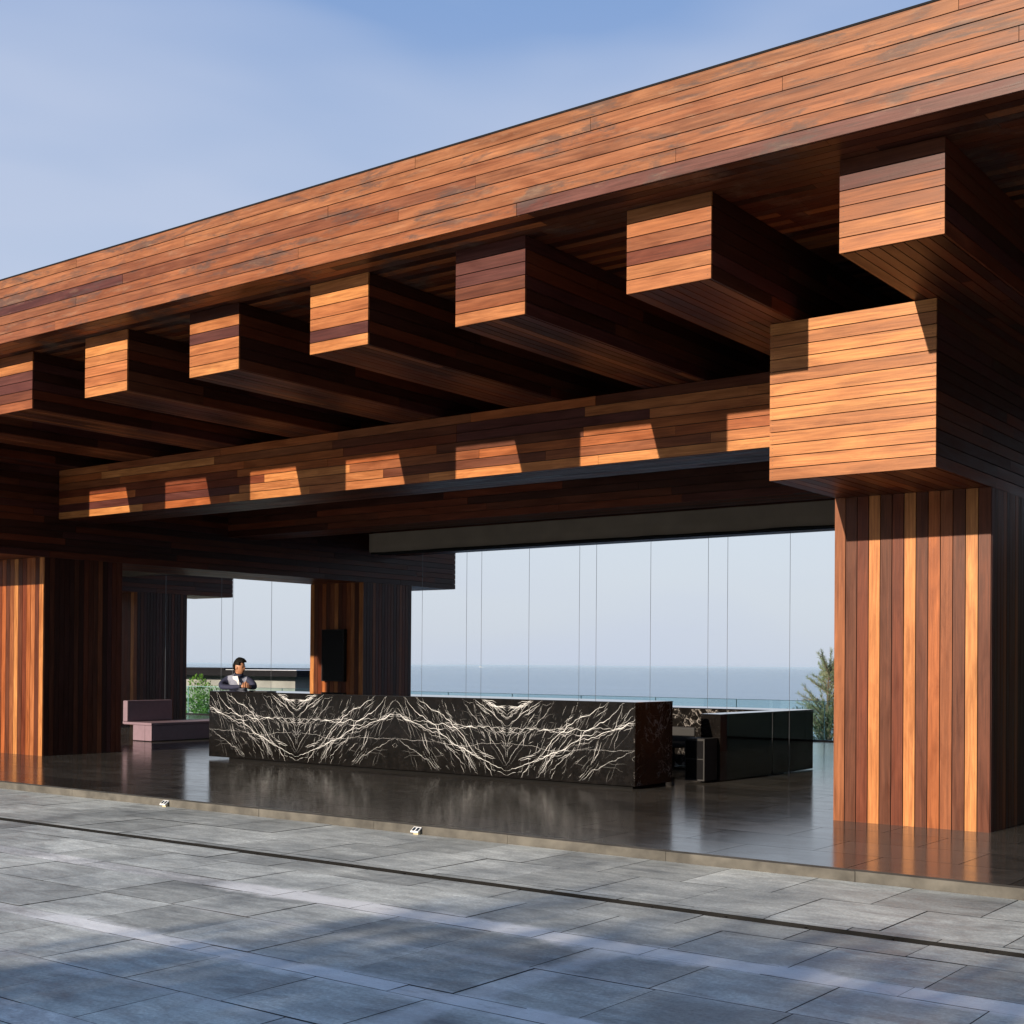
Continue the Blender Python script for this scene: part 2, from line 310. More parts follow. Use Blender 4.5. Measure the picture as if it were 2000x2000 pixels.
# wood tones (linear)
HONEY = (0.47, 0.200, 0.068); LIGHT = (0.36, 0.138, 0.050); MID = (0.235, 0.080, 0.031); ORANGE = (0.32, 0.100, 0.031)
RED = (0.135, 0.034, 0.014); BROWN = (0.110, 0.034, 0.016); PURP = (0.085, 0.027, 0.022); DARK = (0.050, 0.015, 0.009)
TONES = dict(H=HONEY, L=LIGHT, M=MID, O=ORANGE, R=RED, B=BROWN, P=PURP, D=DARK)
def jit(c, a=0.10):
    k = 1+random.uniform(-a, a); g = 1+random.uniform(-0.05, 0.05)
    return (c[0]*k, c[1]*k*g, c[2]*k*g)
def pick(pal):
    return jit(TONES[random.choice(pal)])
T = 0.020; GAP = 0.0085
def planks(mb, face, lo, hi, run, width, pal, lens=None, fixed=None, nails=False, trim=True, mi=0, fixfn=None):
    """board cladding on one face of the box lo..hi; run = board direction axis"""
    n = 'XYZ'.index(face[1]); sgn = 1 if face[0] == '+' else -1
    st = [a for a in (0, 1, 2) if a != n and a != run][0]
    cnt = max(1, round((hi[st]-lo[st])/width)); w = (hi[st]-lo[st])/cnt
    for i in range(cnt):
        k = (cnt-1-i) if st == 2 else i        # rows counted from the top
        s0 = lo[st]+k*w; s1 = s0+w
        cuts = [lo[run]]
        if lens:
            x = lo[run]+random.uniform(0.3, 1)*lens
            while x < hi[run]-0.5: cuts.append(x); x += lens*random.uniform(0.7, 1.3)
        cuts.append(hi[run])
        for a, b in zip(cuts[:-1], cuts[1:]):
            L_ = [0]*3; H_ = [0]*3
            L_[st] = s0+GAP/2; H_[st] = s1-GAP/2
            L_[run] = a+(0.0015 if a > lo[run] else 0); H_[run] = b-(0.0015 if b < hi[run] else 0)
            e = random.uniform(-0.0012, 0.0012)
            if sgn > 0: L_[n] = hi[n]-T; H_[n] = hi[n]+e
            else: L_[n] = lo[n]+e; H_[n] = lo[n]+T
            if fixfn: col = fixfn(i, a, b)
            elif fixed: col = jit(TONES[fixed[i % len(fixed)]], 0.06)
            else: col = pick(pal)
            mb.box(L_, H_, mi, col, run, (random.uniform(0, 90), random.uniform(0, 90)))
            if nails and sgn < 0 and n == 1 and run == 0:
                for xx in (L_[0]+0.03, H_[0]-0.03):
                    for zz in (0.3, 0.7):
                        cx, cz = xx, L_[2]+zz*(H_[2]-L_[2]); r = 0.0035; y = L_[1]-0.0008
                        mb.poly([(cx+r*math.cos(q*math.pi/3), y, cz+r*math.sin(q*math.pi/3)) for q in range(6)], 2, (1, 1, 1))
def clad(name, lo, hi, faces, parent, pal='MMRBBPDL', mats=None, label=None):
    """faces: dict face -> dict(run, fixed/lens/pal/nails)"""
    mb = MB(); lo = list(lo); hi = list(hi)
    ilo = [lo[i]+0.016 for i in range(3)]; ihi = [hi[i]-0.016 for i in range(3)]
    mb.box(ilo, ihi, 1)
    for f, k in faces.items():
        l = lo[:]; h = hi[:]
        if f[1] in 'XZ':        # sit between the front and back boards
            if '-Y' in faces: l[1] += T+0.001
            if '+Y' in faces: h[1] -= T+0.001
        if f[1] == 'Z':
            if '-X' in faces: l[0] += T+0.001
            if '+X' in faces: h[0] -= T+0.001
        planks(mb, f, l, h, k['run'], k.get('w', 0.1103), k.get('pal', pal), k.get('lens'), k.get('fixed'), k.get('nails', False), fixfn=k.get('fixfn'))
    o = mb.build(name, mats or [M_wood, M_gap, M_nail], parent)
    if label: o['label'] = label
    return o

# ---------------------------------------------------------------- ground
YK = 9.548; ZL = 0.078
random.seed(21)
rows = [(8.72, YK, -2.70, 0), (7.87, 8.72, -2.31, 0), (7.765, 7.87, -2.66, 1), (7.27, 7.655, -2.66, 0), (6.60, 7.27, -2.32, 0), (6.36, 6.60, -3.1, 2),
        (5.73, 6.36, -2.66, 0), (5.04, 5.73, -2.62, 0), (4.87, 5.04, -2.9, 2), (4.23, 4.87, -2.645, 0), (3.62, 4.23, -2.20, 0)]
y = 3.62; k = 0
while y > -24:
    hgt = 0.64 if k % 3 else 0.24
    rows.append((y-hgt, y, -2.6+0.37*(k % 2), 0 if k % 3 else 2)); y -= hgt; k += 1
mb = MB(); g = 0.008
for y0, y1, xo, kind in rows:
    wx = 0.733 if kind != 1 else 0.55
    x = xo-wx*60
    while x < 26:
        v = random.uniform(0.76, 1.20); base = (0.455*v, 0.49*v, 0.485*v)
        if kind == 2: base = (0.56*v, 0.585*v, 0.60*v)
        gg = g/2 if kind != 2 else 0.002
        dz = random.uniform(-0.0015, 0.0015)
        tx, ty = random.uniform(-0.001, 0.001), random.uniform(-0.001, 0.001)
        P = [(x+gg, y0+gg, dz-tx-ty), (x+wx-gg, y0+gg, dz+tx-ty), (x+wx-gg, y1-gg, dz+tx+ty), (x+gg, y1-gg, dz-tx+ty)]
        mb.poly(P, 0, base); x += wx
for a, b in ((-60, 7.655), (7.765, YK)):   # bedding below the joints, open over the drain channel
    mb.poly([(-60, a, -0.010), (40, a, -0.010), (40, b, -0.010), (-60, b, -0.010)], 1)
mb.box((-60, -60, -0.4), (-46.7, -24, 0.0), 0, (0.2, 0.2, 0.2))
tag(mb.build('drive', [M_pave, M_joint]), kind='structure')
gm = MB(); gm.poly([(-400, -400, -0.45), (400, -400, -0.45), (400, 10.5, -0.45), (-400, 10.5, -0.45)], 0)
tag(gm.build('ground', [M_hill]), kind='structure')
# drain channel: a real slot with steel lips
dm = MB()
dm.box((-46, 7.645, -0.12), (26, 7.775, -0.10), 0)
dm.box((-46, 7.645, -0.10), (26, 7.6535, -0.006), 0); dm.box((-46, 7.7665, -0.10), (26, 7.775, -0.006), 0)
dr = empty('slot_drain', 'long narrow black slot drain running across the grey paving', 'drain', loc=(0, 7.71, 0))
o = dm.build('channel', [M_black], dr); o.location = (0, -7.71, 0)
lm = MB()
lm.box((-46, 7.654, -0.02), (26, 7.660, 0.002), 0); lm.box((-46, 7.760, -0.02), (26, 7.766, 0.002), 0)
x = -45.9
while x < 26:
    lm.box((x, 7.6605, -0.03), (x+0.014, 7.7595, -0.012), 0); x += 0.551
o = lm.build('drain_frame', [M_steel], dr); o.location = (0, -7.71, 0)

# lobby floor: tiles on a slab
mb = MB(); random.seed(5)
y = YK+0.10; k = 0
while y < 25.95:
    y1 = min(y+0.78, 26.0); x = -46+(0.6 if k % 2 else 0)
    while x < 20:
        v = random.uniform(0.72, 1.3)
        mb.poly([(x+0.003, y+0.003, ZL), (x+1.197, y+0.003, ZL), (x+1.197, y1-0.003, ZL), (x+0.003, y1-0.003, ZL)], 0, (0.050*v, 0.047*v, 0.044*v)); x += 1.2
    y += 0.78; k += 1
mb.box((-46, YK+0.10, -0.4), (20, 26.0, ZL-0.003), 1, skip=('-Z',))
tag(mb.build('lobby_floor', [M_lobby, M_black]), kind='structure')
mb = MB(); x = -46; random.seed(3)
while x < 20:
    w = 1.62; e = random.uniform(-0.002, 0.002)
    mb.box((x+0.002, YK+e, -0.3), (x+w-0.002, YK+0.098, ZL+0.003+e*0.5), 0); x += w
o = mb.build('kerb', [M_kerb]); tag(o, kind='structure')

# unseen wooded hills added behind and beside the drive to cut low sky light
mb = MB(); random.seed(4)
path = [(-95, 38), (-100, 0), (-92, -45), (-60, -72), (-10, -80), (45, -74), (80, -45), (86, 10), (80, 60)]
P_ = []
for (a, b) in zip(path[:-1], path[1:]):
    for k in range(8): P_.append((a[0]+(b[0]-a[0])*k/8, a[1]+(b[1]-a[1])*k/8))
rows_ = []
for i, (x, y) in enumerate(P_):
    r = math.hypot(x, y); ux, uy = x/r, y/r; h = 13+5*noise.noise(Vector((x*0.04, y*0.04, 2)))+1.5*noise.noise(Vector((x*0.3, y*0.3, 2)))
    rows_.append([(x-ux*d, y-uy*d, z) for d, z in ((26, -0.5), (18, h*0.35), (9, h*0.75), (0, h), (-20, h*1.0), (-40, -0.5))])
for i in range(len(rows_)-1):
    for j in range(5): mb.poly([rows_[i][j], rows_[i+1][j], rows_[i+1][j+1], rows_[i][j+1]], 0, smooth=True)
tag(mb.build('skylight_blocker_hills', [M_hill], weld=True), kind='structure')
# hillside and sea
mb = MB(); random.seed(9)
def hz(x, y):
    return -0.7-(y-26.6)*0.62-2.2*noise.noise(Vector((x*0.05, y*0.05, 0)))*min(1, (y-26.6)/20) if y < 88 else -41
xs = [-220+i*8 for i in range(50)]; ys = [26.0, 30, 34, 40, 48, 56, 66, 76, 88, 96]
for i in range(len(xs)-1):
    for j in range(len(ys)-1):
        q = [(xs[i], ys[j]), (xs[i+1], ys[j]), (xs[i+1], ys[j+1]), (xs[i], ys[j+1])]
        mb.poly([(a, b, hz(a, b) if b > 26 else -0.7) for a, b in q], 0, smooth=True)
tag(mb.build('hillside', [M_hill], weld=True), kind='structure')
mb = MB(); mb.poly([(-150000, 60, -40), (150000, 60, -40), (150000, 150000, -40), (-150000, 150000, -40)], 0)
tag(mb.build('sea', [M_sea]), kind='structure')

# ---------------------------------------------------------------- pavilion
random.seed(11)
pav = empty('timber_pavilion', 'open timber clad pavilion with cantilevered beams over a dark stone lobby', 'building')
ZB, ZT, ZS = 3.295, 4.729, 5.445
YF, ZF = 9.114, 6.215
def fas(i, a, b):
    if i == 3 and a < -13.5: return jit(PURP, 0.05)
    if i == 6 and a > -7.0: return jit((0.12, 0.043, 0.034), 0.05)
    return jit(random.choice([(0.27, 0.108, 0.046), (0.245, 0.092, 0.038), (0.21, 0.078, 0.035), (0.255, 0.102, 0.046), (0.235, 0.084, 0.038), (0.19, 0.068, 0.032), (0.265, 0.094, 0.038)]), 0.08)
def fascia_planks():
    """roof: fascia boards, soffit boards and deck"""
    mb = MB()
    X0, X1 = -29.5, 9.0; Y1 = 25.2
    mb.box((X0, YF+0.016, ZS+0.016), (X1, Y1, ZF-0.01), 1)
    cnt = 7; w = (ZF-ZS)/cnt
    joints = {0: [-13.0, -7.9, -3.0], 1: [-16.7, -11.1, -6.0, -1.2], 2: [-14.8, -9.0, -4.3], 3: [-12.15, -7.2, -2.6], 4: [-13.0, -8.1], 5: [-16.9, -9.4, -5.2], 6: [-13.4, -6.75, -0.2]}
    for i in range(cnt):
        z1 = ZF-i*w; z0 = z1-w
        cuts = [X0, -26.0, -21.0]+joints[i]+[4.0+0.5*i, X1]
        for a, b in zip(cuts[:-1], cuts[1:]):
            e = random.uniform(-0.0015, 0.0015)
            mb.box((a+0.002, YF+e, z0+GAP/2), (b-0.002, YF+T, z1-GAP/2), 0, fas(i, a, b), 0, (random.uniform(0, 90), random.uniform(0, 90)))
    y = YF+T+0.001
    while y < Y1-0.1:
        x = X0
        while x < X1:
            l = random.uniform(2.5, 4.5); b = min(X1, x+l)
            mb.box((x+0.002, y+GAP/2, ZS), (b-0.002, y+0.11-GAP/2, ZS+T), 0, pick('MRBDRO'), 0, (random.uniform(0, 90), random.uniform(0, 90))); x = b  # soffit tones lean dark: shade under the roof put into the colour
        y += 0.11
    mb.box((X0, YF-0.006, ZF-0.004), (X1, Y1+0.02, ZF+0.012), 2)
    return mb.build('roof', [M_woodw, M_gap, M_darkroof], pav)
fascia_planks()
# roof beams
fixed = {0: 'BPMMLL', 1: 'LLMRLL', 2: 'PPPBML', 3: 'HHLLPH', 4: 'DLPLLH', 5: 'LHLLLH', 6: 'MLPPBM'}
brs = [-3.237, -5.119, -6.975, -8.874, -10.74, -12.634, -14.505]
brl = brs+[-16.38, -18.26, -20.14, -22.02, -23.9, -25.78, -27.6]
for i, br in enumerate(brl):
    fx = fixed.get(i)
    d = {'-Y': dict(run=0, w=0.119, fixed=fx, nails=True, pal='LMLP'), '+X': dict(run=1, w=0.119, lens=3.2, pal='RDDBPD'), '-X': dict(run=1, w=0.119, lens=3.2, pal='RDDB'), '-Z': dict(run=1, w=0.1, lens=3.4, pal='RDBMDPR')}  # sides and underside in darker tones: under-roof shade painted into the boards
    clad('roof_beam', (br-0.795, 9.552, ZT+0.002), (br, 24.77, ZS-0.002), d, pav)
for br in (-1.36, 0.52, 2.4, 4.3):
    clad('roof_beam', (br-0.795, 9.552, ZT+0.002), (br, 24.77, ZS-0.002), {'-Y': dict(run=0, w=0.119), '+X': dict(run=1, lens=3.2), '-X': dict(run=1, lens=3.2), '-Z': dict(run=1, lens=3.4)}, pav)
# box beams on columns (along Y) and transfer beams (along X)
XBOX = [(-27.7, -26.2), (-20.33, -18.8), (-5.36, -3.84)]
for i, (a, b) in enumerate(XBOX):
    clad('box_beam', (a, 11.141, ZB), (b, 23.18, ZT), {'-Y': dict(run=0, fixed='HLHHLHHHLHHHL' if i == 2 else 'LMLLBLMLLLMLL', nails=True), '+Y': dict(run=0, pal='MRB'), '+X': dict(run=1, lens=3.0, pal='RDDBP'), '-X': dict(run=1, lens=3.0, pal='RBDD'), '-Z': dict(run=1, w=0.117, lens=3.0, pal='RRBMO')}, pav)  # side and underside palettes darkened to carry the shade in their colour
# the right box beam turns over a second column pair further right
spans = [(-26.199, -20.331), (-18.799, -5.361)]
def tr(i, a, b):
    r = random.random()
    if i == 6: return jit(random.choice([LIGHT, HONEY, ORANGE]), 0.06)
    if i in (1, 4) and r < 0.18: return jit(HONEY)
    return jit(random.choice([LIGHT, ORANGE, ORANGE, RED, MID, ORANGE, PURP, BROWN, MID]), 0.08)
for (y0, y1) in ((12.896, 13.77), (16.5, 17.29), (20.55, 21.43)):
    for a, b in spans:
        fr_ = dict(run=0, w=0.115, lens=2.3, fixfn=tr) if y0 < 13 else dict(run=0, w=0.115, lens=2.6, pal='DRDBDP')  # rear beam fronts get dark tones, deep roof shade put into the colour
        clad('transfer_beam', (a, y0, 3.922), (b, y1, ZT-0.004), {'-Y': fr_, '+Y': dict(run=0, w=0.115, lens=2.6, pal='RBD'), '-Z': dict(run=0, w=0.097, lens=2.6, pal='DRBDP')}, pav)  # backs and undersides also have shade painted into their tones
clad('side_light_blocker', (3.2, 11.6, ZL), (3.5, 24.6, ZT-0.01), {'-X': dict(run=2, w=0.117, pal='RBDMP'), '-Y': dict(run=2, w=0.117), '+X': dict(run=2, w=0.117)}, pav, pal='RBDMP')  # unseen wall added to keep sky light from the right out
# columns
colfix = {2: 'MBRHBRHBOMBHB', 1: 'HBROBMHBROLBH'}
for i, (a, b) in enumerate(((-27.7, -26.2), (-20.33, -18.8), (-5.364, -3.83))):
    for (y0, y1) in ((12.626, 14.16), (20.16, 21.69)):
        clad('column', (a, y0, ZL), (b, y1, ZB-0.002), {'-Y': dict(run=2, w=0.118, fixed=colfix.get(i, 'BRMHBRMOBRBHM')), '+Y': dict(run=2, w=0.118, pal='RBM'), '+X': dict(run=2, w=0.095, pal='RDDBRDPDBM'), '-X': dict(run=2, w=0.095, pal='RBMRBLM')}, pav)  # right faces use darker boards, their shade is put into the palette

# ---------------------------------------------------------------- canvas blind cassette with guide cables
bl = empty('roller_blind', 'long taupe canvas blind rolled up under the dark middle beam, above the counter', 'blind', loc=(-11, 17.5, ZL))
mb = MB(); random.seed(2)
segs = 90; prof = [(17.30, 3.90), (17.295, 3.72), (17.30, 3.585), (17.36, 3.56), (17.50, 3.56), (17.62, 3.60), (17.64, 3.90)]
X0, X1 = -16.0, -5.4
grid = []
for i in range(segs+1):
    x = X0+(X1-X0)*i/segs; rw = []
    for j, (yy, zz) in enumerate(prof):
        n = noise.noise(Vector((x*1.3, j*0.6, 1)))*0.018+noise.noise(Vector((x*4+j, j*0.9, 4)))*0.006
        rw.append((x, yy+n, zz+(n*0.7 if 0 < j < 6 else 0)))
    grid.append(rw)
for i in range(segs):
    for j in range(len(prof)-1): mb.poly([grid[i][j], grid[i][j+1], grid[i+1][j+1], grid[i+1][j]], 0, smooth=True)
mb.poly(grid[0], 0); mb.poly(list(reversed(grid[-1])), 0)
o = mb.build('canvas_cover', [M_canvas], bl, weld=True); o.location = (11, -17.5, -ZL)
mb = MB(); mb.box((X0+0.02, 17.33, 3.54), (X1, 17.37, 3.575), 0); mb.box((X0+0.02, 17.52, 3.54), (X1, 17.56, 3.575), 0)
o = mb.build('bottom_rail', [M_plinth], bl); o.location = (11, -17.5, -ZL)
for k in range(-2, 4):
    c = -12.77+2.30*(k)
    for dx in (-0.99, 0, 0.99):
        x = c+dx
        if x < -15.6 or x > -6.9: continue
        mb = MB(); mb.tube((x, 17.67, ZL), (x, 17.67, 3.60), 0.003, n=6); mb.tube((x, 17.67, ZL), (x, 17.67, ZL+0.03), 0.012, n=8); mb.tube((x, 17.67, 3.55), (x, 17.62, 3.62), 0.012, n=8)
        o = mb.build('guide_cable', [M_cable], bl); o.location = (11, -17.5, -ZL)
b2 = empty('roller_blind', 'rolled blind with thin guide cables between the two far left columns', 'blind', loc=(-22.5, 19.5, ZL))
for x in (-22.40, -22.03, -20.82, -24.3):
    mb = MB(); mb.tube((x, 19.5, ZL), (x, 19.5, 3.90), 0.004, n=6)
    o = mb.build('guide_cable', [M_cable], b2); o.location = (22.5, -19.5, -ZL)
mb = MB(); mb.box((-26.0, 19.40, 3.62), (-20.5, 19.74, 3.92), 0); o = mb.build('canvas_cover', [M_canvas], b2); o.location = (22.5, -19.5, -ZL)

# ---------------------------------------------------------------- reception counter
QX0, QX1, QY0, QY1, QZ = -16.44, -8.548, 14.077, 14.996, 1.149
ct = empty('reception_counter', 'long black marble reception counter with mirrored white veins on a recessed plinth', 'counter', loc=(QX0, QY0, ZL))
off = Vector((-QX0, -QY0, -ZL))
def under(o, p=None): o.location = off; return o
mb = MB(); ZQ0 = 0.118
mb.box((QX0, QY0, ZQ0), (QX1-0.02, QY1, QZ), 0)
# veins, in half panel space: t 0 at the V, 1 at the peak; given in pixels of a close look, turned into metres
HW = (QX1-QX0)/4
def tz(px, py):
    t = (px-690)/742.0; top = 70+15*t; bot = 590+55*t
    return t*HW, ZQ0+(1-(py-top)/(bot-top))*(QZ-ZQ0)
heavy = [([(690, 550), (750, 525), (830, 492), (900, 462), (960, 430), (1030, 405), (1075, 360), (1110, 340), (1150, 290), (1210, 245), (1290, 190), (1340, 130), (1370, 86)], 0.017),
 ([(850, 485), (905, 430), (935, 395), (955, 355), (1010, 295), (1045, 262), (1090, 215), (1120, 190), (1180, 172), (1215, 130), (1250, 110), (1290, 82)], 0.015),
 ([(690, 262), (740, 262), (800, 265), (890, 268), (960, 275), (1010, 290), (1100, 268), (1170, 272), (1230, 255), (1310, 262), (1350, 260)], 0.011),
 ([(1100, 335), (1180, 330), (1260, 285), (1340, 262), (1395, 225), (1432, 196)], 0.015), ([(1340, 262), (1390, 226), (1432, 222)], 0.012),
 ([(690, 250), (720, 222), (755, 195), (800, 150), (850, 115), (905, 76)], 0.011),
 ([(690, 186), (730, 165), (770, 125), (800, 100), (840, 74)], 0.009), ([(690, 125), (750, 122), (800, 105), (845, 78)], 0.017),
 ([(690, 290), (720, 285), (750, 268)], 0.010), ([(690, 508), (710, 470), (745, 405), (790, 340), (815, 300), (870, 235), (905, 190), (950, 120), (975, 78)], 0.007),
 ([(690, 385), (710, 375), (716, 358)], 0.006),
 ([(690, 360), (760, 372), (850, 378), (900, 402), (960, 412), (1100, 408), (1200, 380)], 0.0045), ([(1160, 400), (1300, 410), (1432, 404)], 0.0045),
 ([(1432, 403), (1390, 425), (1330, 468), (1265, 500), (1250, 518), (1200, 540), (1165, 580), (1140, 606)], 0.007),
 ([(1432, 108), (1400, 145), (1380, 180), (1372, 205)], 0.007), ([(1432, 440), (1415, 460), (1432, 480)], 0.003),
 ([(780, 595), (820, 520), (835, 495)], 0.010), ([(950, 560), (985, 520), (1040, 455), (1085, 425)], 0.007),
 ([(1010, 300), (1040, 310), (1090, 250)], 0.008), ([(870, 600), (905, 550), (950, 470), (1000, 410), (1050, 330), (1120, 250)], 0.008),
 ([(1300, 300), (1320, 250), (1345, 180), (1365, 120), (1372, 88)], 0.006), ([(1315, 410), (1325, 350), (1345, 280), (1390, 226)], 0.005)]
random.seed(31)
def wobble(pts, amp, seed):
    out = []
    for (a, b) in zip(pts[:-1], pts[1:]):
        n = max(2, int(math.hypot(b[0]-a[0], b[1]-a[1])/0.022))
        for i in range(n):
            f = i/n; x = a[0]+(b[0]-a[0])*f; z = a[1]+(b[1]-a[1])*f
            out.append((x+amp*noise.noise(Vector((x*14, z*14, seed))), z+amp*noise.noise(Vector((x*14, z*14, seed+50)))))
    out.append(pts[-1]); return out
halfveins = []
for pts, w in heavy:
    halfveins.append((wobble([tz(*q) for q in pts], 0.024 if w > 0.005 else 0.012, random.uniform(0, 99)), w*0.40, 0))
def add_random(t0, z0, ang, ln, w, mi):
    p = [(t0, z0)]; a = ang
    while ln > 0:
        a = a*0.75+ang*0.25+random.gauss(0, 0.16); st = random.uniform(0.015, 0.04); ln -= st
        q = (p[-1][0]+math.cos(a)*st, p[-1][1]+math.sin(a)*st)
        if not (0.0 < q[0] < HW and ZQ0+0.01 < q[1] < QZ-0.004): break
        p.append(q)
    if len(p) > 2: halfveins.append((p, w, mi))
# bundles that fall from the peak towards the V, the fine hatching beside them, thin long cross veins
for pts, w in heavy:          # loose strands braided round the heavy veins
    if w < 0.0075: continue
    base_ = [tz(*q) for q in pts]
    for k in range(7 if w > 0.012 else 4):
        i0 = random.randrange(0, max(1, len(base_)-2)); i1 = min(len(base_), i0+random.randint(2, 4))
        ox, oz = random.gauss(0, 0.035), random.gauss(0, 0.03); sl = random.gauss(0, 0.03)
        seg = [(min(max(x+ox, 0.0), HW), z+oz+sl*(j-1)) for j, (x, z) in enumerate(base_[i0:i1])]
        seg = [q for q in seg if ZQ0+0.01 < q[1] < QZ-0.004]
        if len(seg) > 1: halfveins.append((wobble(seg, 0.03, random.uniform(0, 99)), random.choice([0.0016, 0.0022, 0.003, 0.004]), 0))
for i in range(230):          # broken diagonal hatching over the whole face
    t0 = random.random()*HW; z0 = random.uniform(0.16, 1.14); u_ = t0/HW; q_ = (z0-ZQ0)/(QZ-ZQ0)
    if u_ > 0.78 and q_ < 0.72 and random.random() < 0.7: continue      # calm dark patch under the peak
    if u_ < 0.3 and q_ < 0.35 and random.random() < 0.75: continue      # and below the V
    ang = math.radians(random.gauss(58, 7) if random.random() < 0.8 else random.gauss(38, 12))+math.pi
    add_random(t0, z0, ang, random.choice([0.04, 0.07, 0.12, 0.2, 0.35])*random.uniform(0.7, 1.3), random.choice([0.0013, 0.0017, 0.002, 0.0026, 0.0036]), 0 if random.random() < 0.55 else 1)
for i in range(16):
    add_random(random.uniform(0.1, 0.8)*HW, random.uniform(0.3, 1.05), math.radians(random.gauss(0, 10)), random.uniform(0.1, 0.4), 0.0022, 1)
def ribbon(mb, pts, w, mi, y, f):
    n = len(pts); ed = []
    for i, (x, z) in enumerate(pts):
        a = pts[max(0, i-1)]; b = pts[min(n-1, i+1)]; dx, dz = b[0]-a[0], b[1]-a[1]; l = math.hypot(dx, dz) or 1
        ww = w*(0.55+0.9*abs(noise.noise(Vector((x*9, z*9, w*1000)))))
        if mi or w < 0.007: ww *= min(1, 0.25+min(i, n-1-i)/max(1, n*0.25))
        ed.append(((x-dz/l*ww/2, z+dx/l*ww/2), (x+dz/l*ww/2, z-dx/l*ww/2)))
    for i in range(n-1):
        q = [ed[i][0], ed[i][1], ed[i+1][1], ed[i+1][0]]
        q = [(px, min(max(pz, ZQ0+0.002), QZ-0.002)) for px, pz in q]
        P = [(f(px), y, pz) for px, pz in q]
        mb.poly(P, 1+mi, (1, 1, 1))
yy = QY0-0.0006
for panel in range(4):
    base = QX0+panel*HW
    f = (lambda t, b=base: b+HW-t) if panel % 2 == 0 else (lambda t, b=base: b+t)
    # panels 0 and 2 run peak -> V, panels 1 and 3 run V -> peak
    for k, (pts, w, mi) in enumerate(halfveins):
        ribbon(mb, pts, w, mi, yy-0.00002*(k % 7), f)
under(mb.build('marble_front', [M_marble, M_vein, M_vein2], ct))
mb = MB(); mb.box((QX1-0.0195, QY0, ZQ0), (QX1, QY1, QZ), 0); under(mb.build('end_panel', [M_marble2], ct))
mb = MB(); mb.box((QX0-0.004, QY0-0.004, QZ+0.0003), (QX1+0.004, QY1, QZ+0.008), 0); under(mb.build('counter_top', [M_gloss], ct))
mb = MB(); mb.box((QX0+0.42, QY0+0.05, ZL), (QX1-0.06, QY1-0.06, ZQ0-0.0005), 0); under(mb.build('plinth', [M_plinth], ct))

# rear desk
rd = empty('rear_desk', 'glossy black L shaped back desk beside the timber column, behind the marble counter', 'desk', loc=(-8.3, 15.83, ZL))
def put(o, e): o.location = -Vector(e.location); return o
mb = MB(); mb.box((-8.59, 15.83, ZL+0.01), (-8.30, 18.78, 0.955), 0); put(mb.build('long_panel', [M_gloss], rd), rd)
mb = MB(); mb.box((-14.2, 18.0, ZL+0.01), (-8.592, 18.78, 0.955), 0); put(mb.build('veined_panel', [M_marble2], rd), rd)
mb = MB(); mb.box((-8.595, 15.825, 0.956), (-8.296, 18.785, 0.972), 0); mb.box((-14.2, 17.99, 0.956), (-8.5955, 18.785, 0.972), 0); put(mb.build('desk_top', [M_gloss], rd), rd)
cb = empty('cabinet', 'low black cabinet standing against the near end of the rear desk', 'cabinet', loc=(-8.5, 15.6, ZL))
mb = MB(); mb.box((-8.62, 15.45, ZL+0.03), (-8.33, 15.80, 0.66), 0); put(bevel(mb.build('carcass', [M_chair], cb)), cb)
mb = MB(); mb.box((-8.60, 15.44, 0.40), (-8.35, 15.449, 0.63), 0); mb.box((-8.60, 15.44, 0.13), (-8.35, 15.449, 0.385), 0); put(mb.build('drawer_front', [M_tv], cb), cb)
# office chair half hidden between counter and desk
ch = empty('office_chair', 'low black office chair in the dark gap between the marble counter and the rear desk', 'chair', loc=(-9.45, 16.6, ZL))
def chairpart(name, boxes, bv=0.03):
    mb = MB()
    for lo, hi in boxes: mb.box(lo, hi, 0)
    o = mb.build(name, [M_chair], ch, weld=True); bevel(o, bv, 3); return o
chairpart('seat', [((-0.24, -0.22, 0.38), (0.24, 0.24, 0.45))])
chairpart('backrest', [((-0.22, 0.22, 0.42), (0.22, 0.27, 0.66))])
mb = MB(); mb.tube((0, 0, 0.06), (0, 0, 0.38), 0.025); mb.build('post', [M_steel], ch)
mb = MB()
for k in range(5):
    a = k*2*math.pi/5; mb.tube((0, 0, 0.08), (0.27*math.cos(a), 0.27*math.sin(a), 0.06), 0.018, 0.012)
mb.build('base', [M_steel], ch)
for k in range(5):
    mb = MB(); a = k*2*math.pi/5; x, y = 0.27*math.cos(a), 0.27*math.sin(a); mb.tube((x-0.015, y, 0.03), (x+0.015, y, 0.03), 0.03, n=12)
    mb.build('castor', [M_plinth], ch)
# tablet lying on the counter
tb = empty('tablet', 'thin black tablet lying on the marble counter top beside the clasped hands', 'tablet', loc=(-15.40, 14.30, QZ+0.008))
mb = MB(); mb.box((-0.15, -0.1, 0.001), (0.15, 0.1, 0.014), 0); bevel(mb.build('case', [M_chair], tb), 0.004)
mb = MB(); mb.box((-0.138, -0.088, 0.0141), (0.138, 0.088, 0.0155), 0); mb.build('screen', [M_tv], tb)

